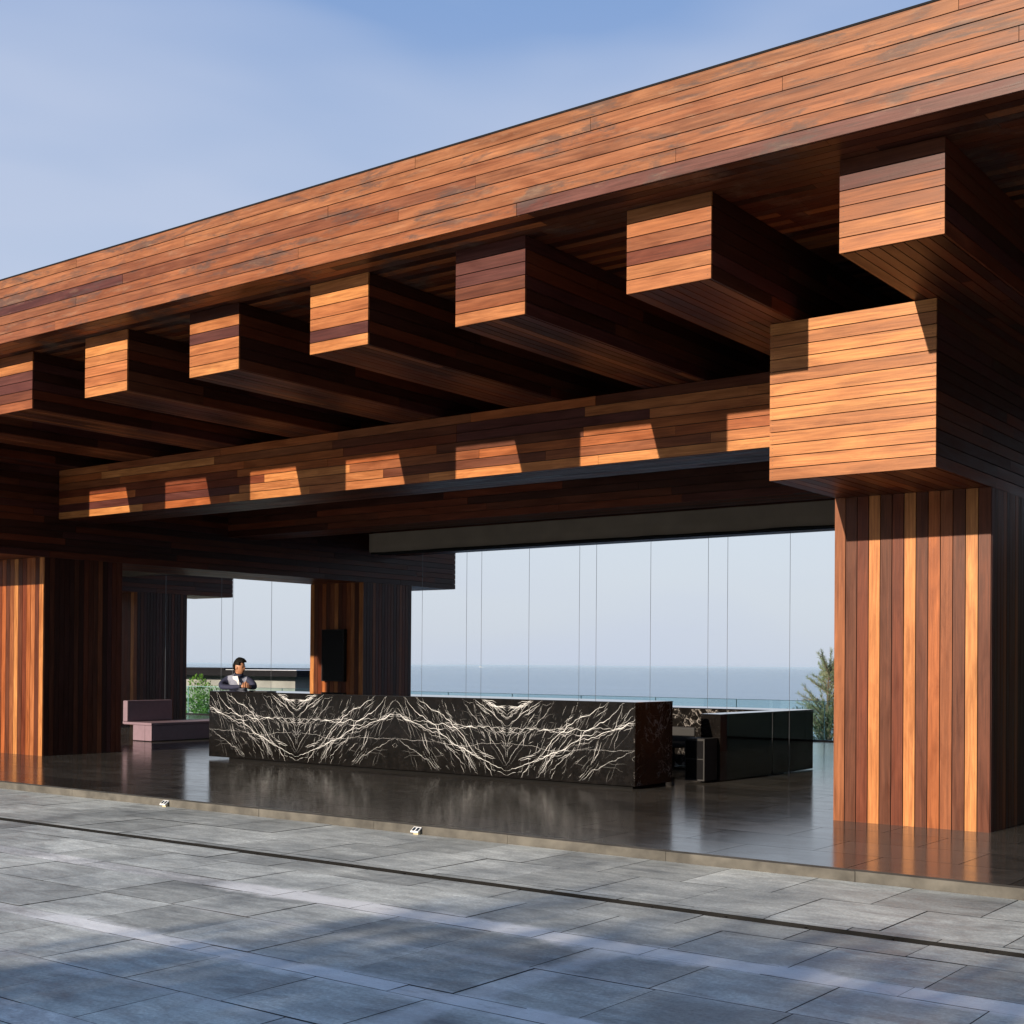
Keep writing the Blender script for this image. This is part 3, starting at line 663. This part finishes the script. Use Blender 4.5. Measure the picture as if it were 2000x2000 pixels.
# ---------------------------------------------------------------- bench
bn = empty('bench', 'mauve upholstered bench with one low backrest block, in front of the far left column', 'bench', loc=(-21.1, 16.29, ZL))
def bpart(name, lo, hi, bv=0.02):
    mb = MB(); mb.box(lo, hi, 0); o = mb.build(name, [M_uphol], bn, weld=True); put(o, bn); bevel(o, bv, 3); return o
bpart('seat', (-21.56, 16.29, 0.388), (-20.70, 20.6, 0.44), 0.012)
bpart('seat_base', (-21.27, 16.30, ZL+0.012), (-20.91, 18.0, 0.386), 0.008)
bpart('seat_base', (-20.905, 16.30, ZL+0.012), (-20.705, 18.0, 0.386), 0.008)
bpart('seat_base', (-21.27, 18.006, ZL+0.012), (-20.705, 20.6, 0.386), 0.008)
bpart('backrest', (-21.58, 16.29, 0.395+0.047), (-21.44, 17.39, 0.855), 0.02)
bpart('backrest_panel', (-21.59, 16.30, 0.40), (-21.5615, 17.38, 0.445), 0.004)
# ---------------------------------------------------------------- screen on the rear column
tv = empty('wall_screen', 'tall black screen mounted upright on the front of the rear timber column', 'screen', loc=(-19.57, 20.13, 1.78))
mb = MB(); mb.box((-0.325, -0.07, -0.545), (0.325, 0.026, 0.545), 0); bevel(mb.build('casing', [M_chair], tv, weld=True), 0.01)
mb = MB(); mb.box((-0.305, -0.0725, -0.525), (0.305, -0.0705, 0.525), 0); mb.build('display', [M_tv], tv)
# ---------------------------------------------------------------- kerb lights
first = None
for i, (x, lab) in enumerate(((-11.85, 'small white twin panel kerb light farther left, towards the bench'), (-8.17, 'small white twin panel kerb light in front of the middle of the marble counter'))):
    if first is None:
        e = empty('kerb_light', lab, 'light', 'twin panel lights fixed to the kerb', (x, YK-0.027, 0))
        mb = MB(); mb.box((-0.055, -0.02, 0.0), (0.055, 0.038, 0.05), 0); mb.build('base', [M_cream], e)
        mb = MB()
        a = [(-0.085, -0.065, 0.046), (0.085, -0.065, 0.046), (0.085, 0.035, 0.100), (-0.085, 0.035, 0.100)]; bq = [(p[0], p[1]+0.004, p[2]-0.016) for p in a]
        mb.poly(a); mb.poly(list(reversed(bq)))
        for k in range(4): mb.poly([a[k], bq[k], bq[(k+1) % 4], a[(k+1) % 4]])
        mb.build('head', [M_white], e)
        for s in (-1, 1):
            cx = s*0.041; mb = MB()
            P = []
            for (u, v) in ((-0.030, -0.052), (0.030, -0.052), (0.030, 0.020), (-0.030, 0.020)): P.append((cx+u, v, 0.046+(v+0.065)*0.54+0.0015))
            mb.poly(P); mb.build('solar_panel', [M_darkglass], e)
        e.scale = (0.55, 0.55, 0.7); first = e
    else:
        e = first.copy(); COL.objects.link(e); e.location.x = x; e['label'] = lab
        for c0 in list(first.children):
            c = c0.copy(); COL.objects.link(c); c.parent = e

# ---------------------------------------------------------------- glass railing at the terrace edge
gr = empty('glass_railing', 'frameless teal glass railing along the far terrace edge above the sea', 'railing', loc=(-20, 25.9, ZL))
x = -45.2
xs = []
while x < 2: xs.append(x); x += 2.0
for x in xs:
    mb = MB(); mb.box((x+0.008, 25.894, ZL+0.01), (x+1.992, 25.906, 0.905), 0); put(mb.build('glass_panel', [M_glass], gr), gr)
mb = MB()
for x in xs: mb.box((x-0.007, 25.892, ZL), (x+0.007, 25.908, 0.905), 0)
mb.box((-45.2, 25.892, 0.9055), (2, 25.908, 0.914), 0)
put(mb.build('edge_trim', [M_glassedge], gr), gr)
mb = MB(); mb.box((-45.2, 25.82, ZL), (2, 25.98, ZL+0.03), 0); put(mb.build('base_channel', [M_steel], gr), gr)

# ---------------------------------------------------------------- pool building far left, boundary wall
pb = empty('pool_building', 'low flat dark roofed building on a stained concrete wall, far left beyond the glass railing', 'building', loc=(-48, 37, -3))
mb = MB(); mb.box((-64, 35.6, 1.10), (-36.6, 41, 1.335), 0); put(mb.build('roof', [M_darkroof], pb), pb)
mb = MB(); mb.box((-64, 35.58, 1.336), (-40.7, 40.6, 1.40), 0); put(mb.build('roof_ledge', [M_darkroof], pb), pb)
mb = MB(); mb.box((-40.6, 35.58, 1.336), (-36.6, 41.0, 1.352), 0); put(mb.build('roof_flashing', [M_whiteedge], pb), pb)
mb = MB(); mb.box((-64, 36.2, -3.0), (-37.3, 40, 1.099), 0); put(mb.build('wall', [M_conc], pb), pb)
bw = empty('concrete_wall', 'tall stained beige concrete boundary wall right of the pavilion', 'wall', loc=(8, 27, 0))
mb = MB(); x = -6.8
while x < 26:
    mb.box((x+0.006, 27.2, -1), (x+2.394, 27.5, 4.6), 0); x += 2.4
put(mb.build('wall_panels', [M_conc2], bw), bw)
mb = MB(); mb.box((-6.8, 27.15, 4.601), (26, 27.55, 4.68), 0); put(mb.build('coping', [M_conc], bw), bw)

# ---------------------------------------------------------------- plants
def leaf(mb, p, d, up, ln, wd, col):
    d = d.normalized(); s = d.cross(up)
    if s.length < 1e-3: s = d.orthogonal()
    s.normalize(); mid = p+d*ln*0.5
    mb.poly([p, mid+s*wd*0.5, p+d*ln, mid-s*wd*0.5], 0, col)
def rv():
    while True:
        v = Vector((random.uniform(-1, 1), random.uniform(-1, 1), random.uniform(-1, 1)))
        if 0.05 < v.length < 1: return v
def trunk_mesh(mb, a, b, r0, r1, n=6, bend=0.1):
    a = Vector(a); b = Vector(b); pts = [a.lerp(b, i/n)+(rv()*bend if 0 < i < n else Vector()) for i in range(n+1)]
    for i in range(n): mb.tube(pts[i], pts[i+1], r0+(r1-r0)*i/n, r0+(r1-r0)*(i+1)/n, 8, cap=False)
    return pts
# flowering bush
random.seed(41)
bu = empty('flowering_bush', 'round bright green bush with white blossoms outside the glass, left of the man', 'bush', loc=(-33.0, 28.0, -1.2))
mb = MB(); blobs = []
for i in range(46):
    v = rv(); blobs.append((Vector((v.x*1.0, v.y*0.8, v.z*1.05+1.2)), random.uniform(0.18, 0.34)))
for c, r in blobs:
    for k in range(150):
        d = rv().normalized(); p = c+d*r*random.uniform(0.6, 1.05); g = random.uniform(0.6, 1.4)
        leaf(mb, p, (d+Vector((0, 0, 0.5))+rv()*0.6), rv(), random.uniform(0.06, 0.12), 0.04, (0.10*g, 0.23*g, 0.025*g))
mb.build('foliage', [M_leaf], bu)
mb = MB()
for i in range(60):
    c, r = random.choice(blobs); d = Vector((random.uniform(-1, 1), -1, random.uniform(-0.4, 0.6))).normalized()
    if c.z > 1.5: continue
    p = c+d*r*1.1
    for k in range(6): leaf(mb, p, rv()+d*0.5, rv(), 0.07, 0.05, (0.85, 0.86, 0.78))
mb.build('blossom', [M_leaf], bu)
mb = MB()
for k in range(6): trunk_mesh(mb, (random.uniform(-.1, .1), random.uniform(-.1, .1), -0.7), (random.uniform(-.6, .6), random.uniform(-.4, .4), 1.2), 0.035, 0.012)
mb.build('stem', [M_bark], bu)
# wispy casuarina
random.seed(45)
cs = empty('casuarina_tree', 'wispy grey green casuarina tree beyond the glass railing, beside the right timber column', 'tree', loc=(-21.6, 50.0, -6.75))
cs.scale = (1.62, 1.62, 1.62)
tm = MB(); fm = MB()
trunk_mesh(tm, (0, 0, -6.5), (0, 0, 0), 0.15, 0.10, 4, 0.03)
tr_ = trunk_mesh(tm, (0, 0, 0), (0.12, 0, 5.15), 0.10, 0.015, 10, 0.05)
for i in range(112):
    h = random.uniform(1.6, 5.2); base = Vector((0.12*h/5.2, 0, h)); a = random.uniform(0, 2*math.pi)
    if i < 20: a = math.pi+random.uniform(-0.9, 0.9)
    ln = (1.45-0.2*(h-2.2) if h > 2.2 else 1.4)*random.uniform(0.55, 1.0); el = random.uniform(0.25, 0.95)
    if h > 4.5: ln *= 0.8
    dirv = Vector((math.cos(a)*math.cos(el), math.sin(a)*math.cos(el), math.sin(el)))
    pts = [base]; d = dirv.copy()
    for k in range(8):
        d = (d+rv()*0.14+Vector((0, 0, 0.03))).normalized(); pts.append(pts[-1]+d*ln/8)
    for k in range(8): tm.tube(pts[k], pts[k+1], 0.016*(1-k/9), 0.016*(1-(k+1)/9), 5, cap=False)
    for k in range(1, 9):
        for q in range(24):
            p = pts[k-1].lerp(pts[k], random.random()); g = random.uniform(0.6, 1.35)
            dd = (d*0.9+rv()*1.0+Vector((0, 0, 0.15)))
            leaf(fm, p, dd, rv(), random.uniform(0.07, 0.19)*(1-0.3*k/9), 0.009, (0.17*g, 0.23*g, 0.13*g) if random.random() < 0.8 else (0.27*g, 0.25*g, 0.17*g))
tm.build('trunk', [M_bark], cs); fm.build('foliage', [M_leaf], cs)
# lower shrub under the casuarina
random.seed(47)
sh = empty('shrub', 'dense olive green shrub at the foot of the casuarina, beyond the terrace edge', 'shrub', loc=(-18.2, 41.0, -3.2))
sh.scale = (1.6, 1.5, 1.6)
mb = MB()
for i in range(60):
    v = rv(); c = Vector((v.x*1.5, v.y*0.9, v.z*0.75+1.25)); r = random.uniform(0.15, 0.32)
    for k in range(90):
        d = rv().normalized(); p = c+d*r*random.uniform(0.5, 1.05); g = random.uniform(0.55, 1.4)
        leaf(mb, p, d+rv()*0.6+Vector((0, 0, .4)), rv(), random.uniform(0.06, 0.13), 0.022, (0.12*g, 0.16*g, 0.05*g))
mb.build('foliage', [M_leaf], sh)
mb = MB()
for k in range(5): trunk_mesh(mb, (random.uniform(-.2, .2), 0, -1), (random.uniform(-1, 1), random.uniform(-.4, .4), 1.2), 0.04, 0.012)
mb.build('stem', [M_bark], sh)
# trees behind the photographer: they throw the dappled shade over the near paving
def shade_tree(x, y, h, crown_r, seed, lab, nclump=60, per=110, leafl=0.16, flat=0.62):
    random.seed(seed)
    e = empty('broadleaf_tree', lab, 'tree', 'trees behind the drive', (x, y, -0.3))
    tm = MB(); fm = MB(); ch_ = h-crown_r*flat
    trunk_mesh(tm, (0, 0, 0), (0, 0, ch_), 0.22, 0.10, 6, 0.1)
    for i in range(nclump):
        v = rv(); v = v/max(v.length, 1e-3)*random.uniform(0.35, 1.0)
        c = Vector((v.x*crown_r, v.y*crown_r*0.8, ch_+v.z*crown_r*flat)); r = crown_r*random.uniform(0.13, 0.24)
        if i % 4 == 0: trunk_mesh(tm, (0, 0, ch_*0.75), c, 0.06, 0.015, 4, 0.08)
        for k in range(per):
            d = rv().normalized(); p = c+d*r*random.random()**0.4; g = random.uniform(0.6, 1.4)
            leaf(fm, p, rv(), rv(), leafl*random.uniform(0.7, 1.4), leafl*0.5, (0.05*g, 0.10*g, 0.025*g))
    tm.build('trunk', [M_bark], e); fm.build('crown', [M_leaf], e)
SHADE = [(-4.9, -14.0, 7.2, 4.1, 51, 'broad leafy tree behind the camera on the left', 120, 150, 0.20, 0.64), (0.6, -13.2, 6.25, 3.0, 52, 'leafy tree behind the camera, in the middle of its row', 70, 120, 0.18, 0.64), (5.2, -14.5, 5.9, 3.0, 53, 'leafy tree behind the camera on the right')]
for s_ in SHADE: shade_tree(*s_)

# ---------------------------------------------------------------- ship on the horizon
sp = empty('ship', 'tiny white ship on the hazy horizon beyond the glass', 'ship', loc=(-15500, 19900, -40))
mb = MB()
hull = [(-45, 0), (-38, -8), (35, -8), (50, 0), (35, 8), (-38, 8)]
lo = [(x*0.94, y*0.8, -2) for x, y in hull]; hi = [(x, y, 7) for x, y in hull]
mb.poly(hi); mb.poly(list(reversed(lo)))
for k in range(6): mb.poly([lo[k], lo[(k+1) % 6], hi[(k+1) % 6], hi[k]])
mb.build('hull', [M_white], sp)
mb = MB(); mb.box((-34, -6, 7.01), (10, 6, 16)); mb.box((-28, -5, 16.01), (-4, 5, 22)); mb.build('superstructure', [M_white], sp)

# ---------------------------------------------------------------- man leaning on the counter
pe = empty('person', 'man in grey vest and navy sleeves leaning on the counter, hands clasped, looking right', 'person', loc=(-17.0, 15.2, ZL))
Rv = Vector((0.79, 0.61, 0)).normalized(); Tc = Vector((0.61, -0.79, 0)).normalized()
def B(a, b, z): return Rv*a+Tc*b+Vector((0, 0, z-ZL))
def skinned(verts, edges, root, sub=2):
    me = bpy.data.meshes.new('tmp'); me.from_pydata([B(*v[:3]) for v in verts], edges, []); o = bpy.data.objects.new('tmp', me); COL.objects.link(o)
    o.modifiers.new('skin', 'SKIN'); sk = me.skin_vertices[0].data if me.skin_vertices else None
    if sk is None:
        bpy.context.view_layer.objects.active = o; sk = me.skin_vertices[0].data
    for i, v in enumerate(verts):
        r = v[3]; sk[i].radius = r if isinstance(r, tuple) else (r, r); sk[i].use_root = (i == root)
    md = o.modifiers.new('sub', 'SUBSURF'); md.levels = sub; md.render_levels = sub
    dg = bpy.context.evaluated_depsgraph_get(); dg.update()
    res = bpy.data.meshes.new_from_object(o.evaluated_get(dg)); bpy.data.objects.remove(o)
    return res
V = [(-0.06, -0.34, 0.98, .155), (-0.05, -0.26, 1.10, .150), (-0.05, -0.16, 1.20, .165), (-0.045, -0.07, 1.29, .150), (-0.02, 0.0, 1.375, .062), (0.0, 0.03, 1.44, .056), (0.005, 0.035, 1.50, .06),
     (-0.215, -0.06, 1.315, .078), (-0.295, 0.03, 1.25, .062), (-0.26, 0.17, 1.20, .052), (-0.05, 0.27, 1.198, .043), (0.11, 0.33, 1.215, .030), (0.155, 0.345, 1.225, .032),
     (0.13, -0.04, 1.315, .078), (0.235, 0.03, 1.265, .060), (0.285, 0.14, 1.20, .050), (0.225, 0.28, 1.20, .040), (0.19, 0.345, 1.225, .030), (0.165, 0.36, 1.245, .030),
     (-0.15, -0.36, 0.90, .105), (-0.17, -0.30, 0.52, .07), (-0.17, -0.36, 0.16, .048), (-0.15, -0.26, 0.115, .042),
     (0.04, -0.36, 0.90, .105), (0.06, -0.30, 0.52, .07), (0.07, -0.38, 0.16, .048), (0.09, -0.28, 0.115, .042)]
E_ = [(0, 1), (1, 2), (2, 3), (3, 4), (4, 5), (5, 6), (3, 7), (7, 8), (8, 9), (9, 10), (10, 11), (11, 12), (3, 13), (13, 14), (14, 15), (15, 16), (16, 17), (17, 18), (0, 19), (19, 20), (20, 21), (21, 22), (0, 23), (23, 24), (24, 25), (25, 26)]
body = skinned(V, E_, 0)
bmb = bmesh.new(); bmb.from_mesh(body)
arms = [V[i] for i in (7, 8, 9, 10, 11)], [V[i] for i in (13, 14, 15, 16)]
def dseg(p, a, b):
    ab = b-a; t = max(0, min(1, (p-a).dot(ab)/ab.length_squared)); return (p-(a+ab*t)).length
chain = [(7, 8), (8, 9), (9, 10), (10, 11), (13, 14), (14, 15), (15, 16)]; torso = [(0, 1), (1, 2), (2, 3), (3, 4)]; handsI = [(11, 12), (17, 18), (16, 17)]
PV = [B(*v[:3]) for v in V]
for f in bmb.faces:
    c = f.calc_center_median(); f.smooth = True
    da = min(dseg(c, PV[a], PV[b]) for a, b in chain); dt = min(dseg(c, PV[a], PV[b]) for a, b in torso)-0.085; dh = min(dseg(c, PV[a], PV[b]) for a, b in handsI)
    dn = min(dseg(c, PV[a], PV[b]) for a, b in ((5, 6),))
    if dh < da and dh < 0.06: mi = 0
    elif dn < 0.075 and dn < dt+0.085: mi = 0
    elif c.z+ZL < 0.95: mi = 3
    elif da < dt: mi = 2
    else: mi = 1
    f.material_index = mi
# head: shaped ellipsoid facing image right, chin slightly lowered
Hc = B(0.01, 0.055, 1.535); face = (Rv*0.93+Tc*0.36+Vector((0, 0, -0.12))).normalized(); side = face.cross(Vector((0, 0, 1))).normalized(); upv = side.cross(face).normalized()
def head_pt(th, ph, grow=0.0):
    x = math.cos(ph)*math.cos(th); y = math.cos(ph)*math.sin(th); z = math.sin(ph)
    fx = x*0.098; sy = y*0.076; uz = z*0.122
    if z < 0: t_ = -z; fx = x*0.098*(1-0.28*t_)+0.028*t_*max(0, x+0.3); sy *= 1-0.25*t_
    # brow, nose, lips, chin
    if x > 0.3:
        nose = math.exp(-(y/0.16)**2)*math.exp(-((z+0.08)/0.20)**2)*0.026; fx += nose
        fx += math.exp(-(y/0.30)**2)*math.exp(-((z+0.50)/0.09)**2)*0.008+math.exp(-(y/0.3)**2)*math.exp(-((z+0.82)/0.10)**2)*0.010
        fx -= (math.exp(-((abs(y)-0.36)/0.14)**2)*math.exp(-((z-0.08)/0.10)**2))*0.009
        fx += math.exp(-(y/0.55)**2)*math.exp(-((z-0.24)/0.08)**2)*0.004
    k = 1+grow
    return Hc+face*fx*k+side*sy*k+upv*uz*k
def add_surf(bm_, fn, nu, nv, mi, cond=None):
    vs = [[bm_.verts.new(fn(2*math.pi*i/nu, -math.pi/2+math.pi*(j/nv)*0.998+0.003)) for i in range(nu)] for j in range(nv+1)]
    for j in range(nv):
        for i in range(nu):
            if cond and not cond(2*math.pi*(i+.5)/nu, -math.pi/2+math.pi*(j+.5)/nv): continue
            f = bm_.faces.new([vs[j][i], vs[j][(i+1) % nu], vs[j+1][(i+1) % nu], vs[j+1][i]]); f.smooth = True; f.material_index = mi
add_surf(bmb, head_pt, 40, 28, 0)
def blob(bm_, c, ax, rad, mi, nu=10, nv=8):
    a0, a1, a2 = ax
    add_surf(bm_, lambda th, ph: c+a0*rad[0]*math.cos(ph)*math.cos(th)+a1*rad[1]*math.cos(ph)*math.sin(th)+a2*rad[2]*math.sin(ph), nu, nv, mi)
for s in (-1, 1):
    blob(bmb, Hc+side*s*0.079-face*0.008-upv*0.008, (face, side, upv), (0.017, 0.009, 0.030), 0)
    blob(bmb, Hc+side*s*0.029+face*0.084+upv*0.010, (face, side, upv), (0.009, 0.013, 0.007), 4)
    blob(bmb, Hc+side*s*0.030+face*0.094+upv*0.030, (face, side, upv), (0.005, 0.018, 0.004), 4)
# fingers, clasped: two sets of five
def fing(pts, r):
    for i in range(len(pts)-1):
        a, b = B(*pts[i]), B(*pts[i+1]); d = (b-a).normalized(); u = d.orthogonal().normalized(); w = d.cross(u); n = 8
        r0, r1 = r*(1-0.12*i), r*(1-0.12*(i+1))
        ra = [bmb.verts.new(a-d*0.002+(u*math.cos(2*math.pi*k/n)+w*math.sin(2*math.pi*k/n))*r0) for k in range(n)]; rb = [bmb.verts.new(b+d*0.002+(u*math.cos(2*math.pi*k/n)+w*math.sin(2*math.pi*k/n))*r1) for k in range(n)]
        for k in range(n):
            f = bmb.faces.new([ra[k], ra[(k+1) % n], rb[(k+1) % n], rb[k]]); f.smooth = True; f.material_index = 0
        for ring in (ra, list(reversed(rb))): f = bmb.faces.new(ring); f.material_index = 0
for k in range(4):
    z = 1.262-k*0.020; ln = (0.9, 1.0, 0.95, 0.75)[k]
    fing([(0.145, 0.365, z), (0.175, 0.395*1.0, z+0.004), (0.205, 0.392, z+0.004), (0.205+0.022*ln, 0.372, z)], 0.0092)
    z = 1.272-k*0.020
    fing([(0.195, 0.375, z), (0.170, 0.402, z+0.002), (0.145, 0.400, z), (0.145-0.020*ln, 0.382, z-0.004)], 0.0090)
fing([(0.150, 0.345, 1.252), (0.165, 0.365, 1.285), (0.182, 0.375, 1.296)], 0.0105)
fing([(0.198, 0.350, 1.252), (0.190, 0.362, 1.280), (0.178, 0.380, 1.290)], 0.0105)
bmb.to_mesh(body); bmb.free()
link('body', body, [M_skin, M_vest, M_navy, M_trous, M_hair], pe)
# hair: cap with a swept up fringe
bm = bmesh.new()
def hair_pt(th, ph):
    x = math.cos(ph)*math.cos(th); z = math.sin(ph)
    q = head_pt(th, ph, 0.05+0.12*max(0, z)); n_ = noise.noise((q-Hc)*60)*0.006
    q += (q-Hc).normalized()*n_+upv*0.012*max(0, z)
    if x > 0.35 and z > 0.25: q += face*0.022*math.exp(-((z-0.6)/0.3)**2)+upv*0.008
    return q
def hair_cond(th, ph):
    x = math.cos(ph)*math.cos(th); z = math.sin(ph); y = abs(math.cos(ph)*math.sin(th))
    lim = -0.40 if x < -0.35 else (0.22 if x < 0.35 else 0.55)
    return z > lim
add_surf(bm, hair_pt, 48, 36, 0, hair_cond)
me = bpy.data.meshes.new('hair'); bm.to_mesh(me); bm.free(); ho = link('hair', me, [M_hair], pe)
sm = ho.modifiers.new('thick', 'SOLIDIFY'); sm.thickness = 0.012; sm.offset = -1
# white shirt opening and collar
mb = MB(); rng = []
for k in range(16):
    a = 2*math.pi*k/16; c = Vector((math.cos(a), math.sin(a), 0))
    rng.append((B(-0.012+0.078*c.x, 0.01+0.072*c.y, 1.372+0.01*c.y*-1), B(0.0+0.066*c.x, 0.028+0.066*c.y, 1.425-0.012*c.y)))
for k in range(16): mb.poly([rng[k][0], rng[(k+1) % 16][0], rng[(k+1) % 16][1], rng[k][1]], 0, smooth=True)
co_ = mb.build('collar', [M_navy], pe, weld=True); s2 = co_.modifiers.new('thick', 'SOLIDIFY'); s2.thickness = 0.008
bm = bmesh.new()
pl = [(-0.10, 0.052, 1.375), (-0.01, 0.088, 1.385), (0.015, 0.098, 1.30), (0.01, 0.085, 1.22), (-0.03, 0.094, 1.30), (-0.085, 0.088, 1.33)]
vv = [bm.verts.new(B(a, b-0.0, z)) for a, b, z in pl]; bm.faces.new(vv); me = bpy.data.meshes.new('shirt_front'); bm.to_mesh(me); bm.free()
so = link('shirt_front', me, [M_collar], pe); s3 = so.modifiers.new('thick', 'SOLIDIFY'); s3.thickness = 0.01
mb = MB(); mb.tube(B(0.080, 0.318, 1.212), B(0.100, 0.327, 1.216), 0.034, 0.033, 12); mb.build('watch', [M_steel], pe)

# ---------------------------------------------------------------- sea air
hm, ht, hb = mat('sea_haze')
for n in list(ht.nodes):
    if n.type == 'BSDF_PRINCIPLED': ht.nodes.remove(n)
pv = ht.nodes.new('ShaderNodeVolumePrincipled'); pv.inputs['Color'].default_value = (0.66, 0.84, 1.0, 1); pv.inputs['Density'].default_value = 3.0e-5; pv.inputs['Anisotropy'].default_value = 0.0
ht.links.new(pv.outputs[0], [n for n in ht.nodes if n.type == 'OUTPUT_MATERIAL'][0].inputs['Volume'])
mb = MB(); mb.box((-155000, -500, -43), (155000, 155000, 9.0), 0)
tag(mb.build('haze', [hm]), kind='stuff')
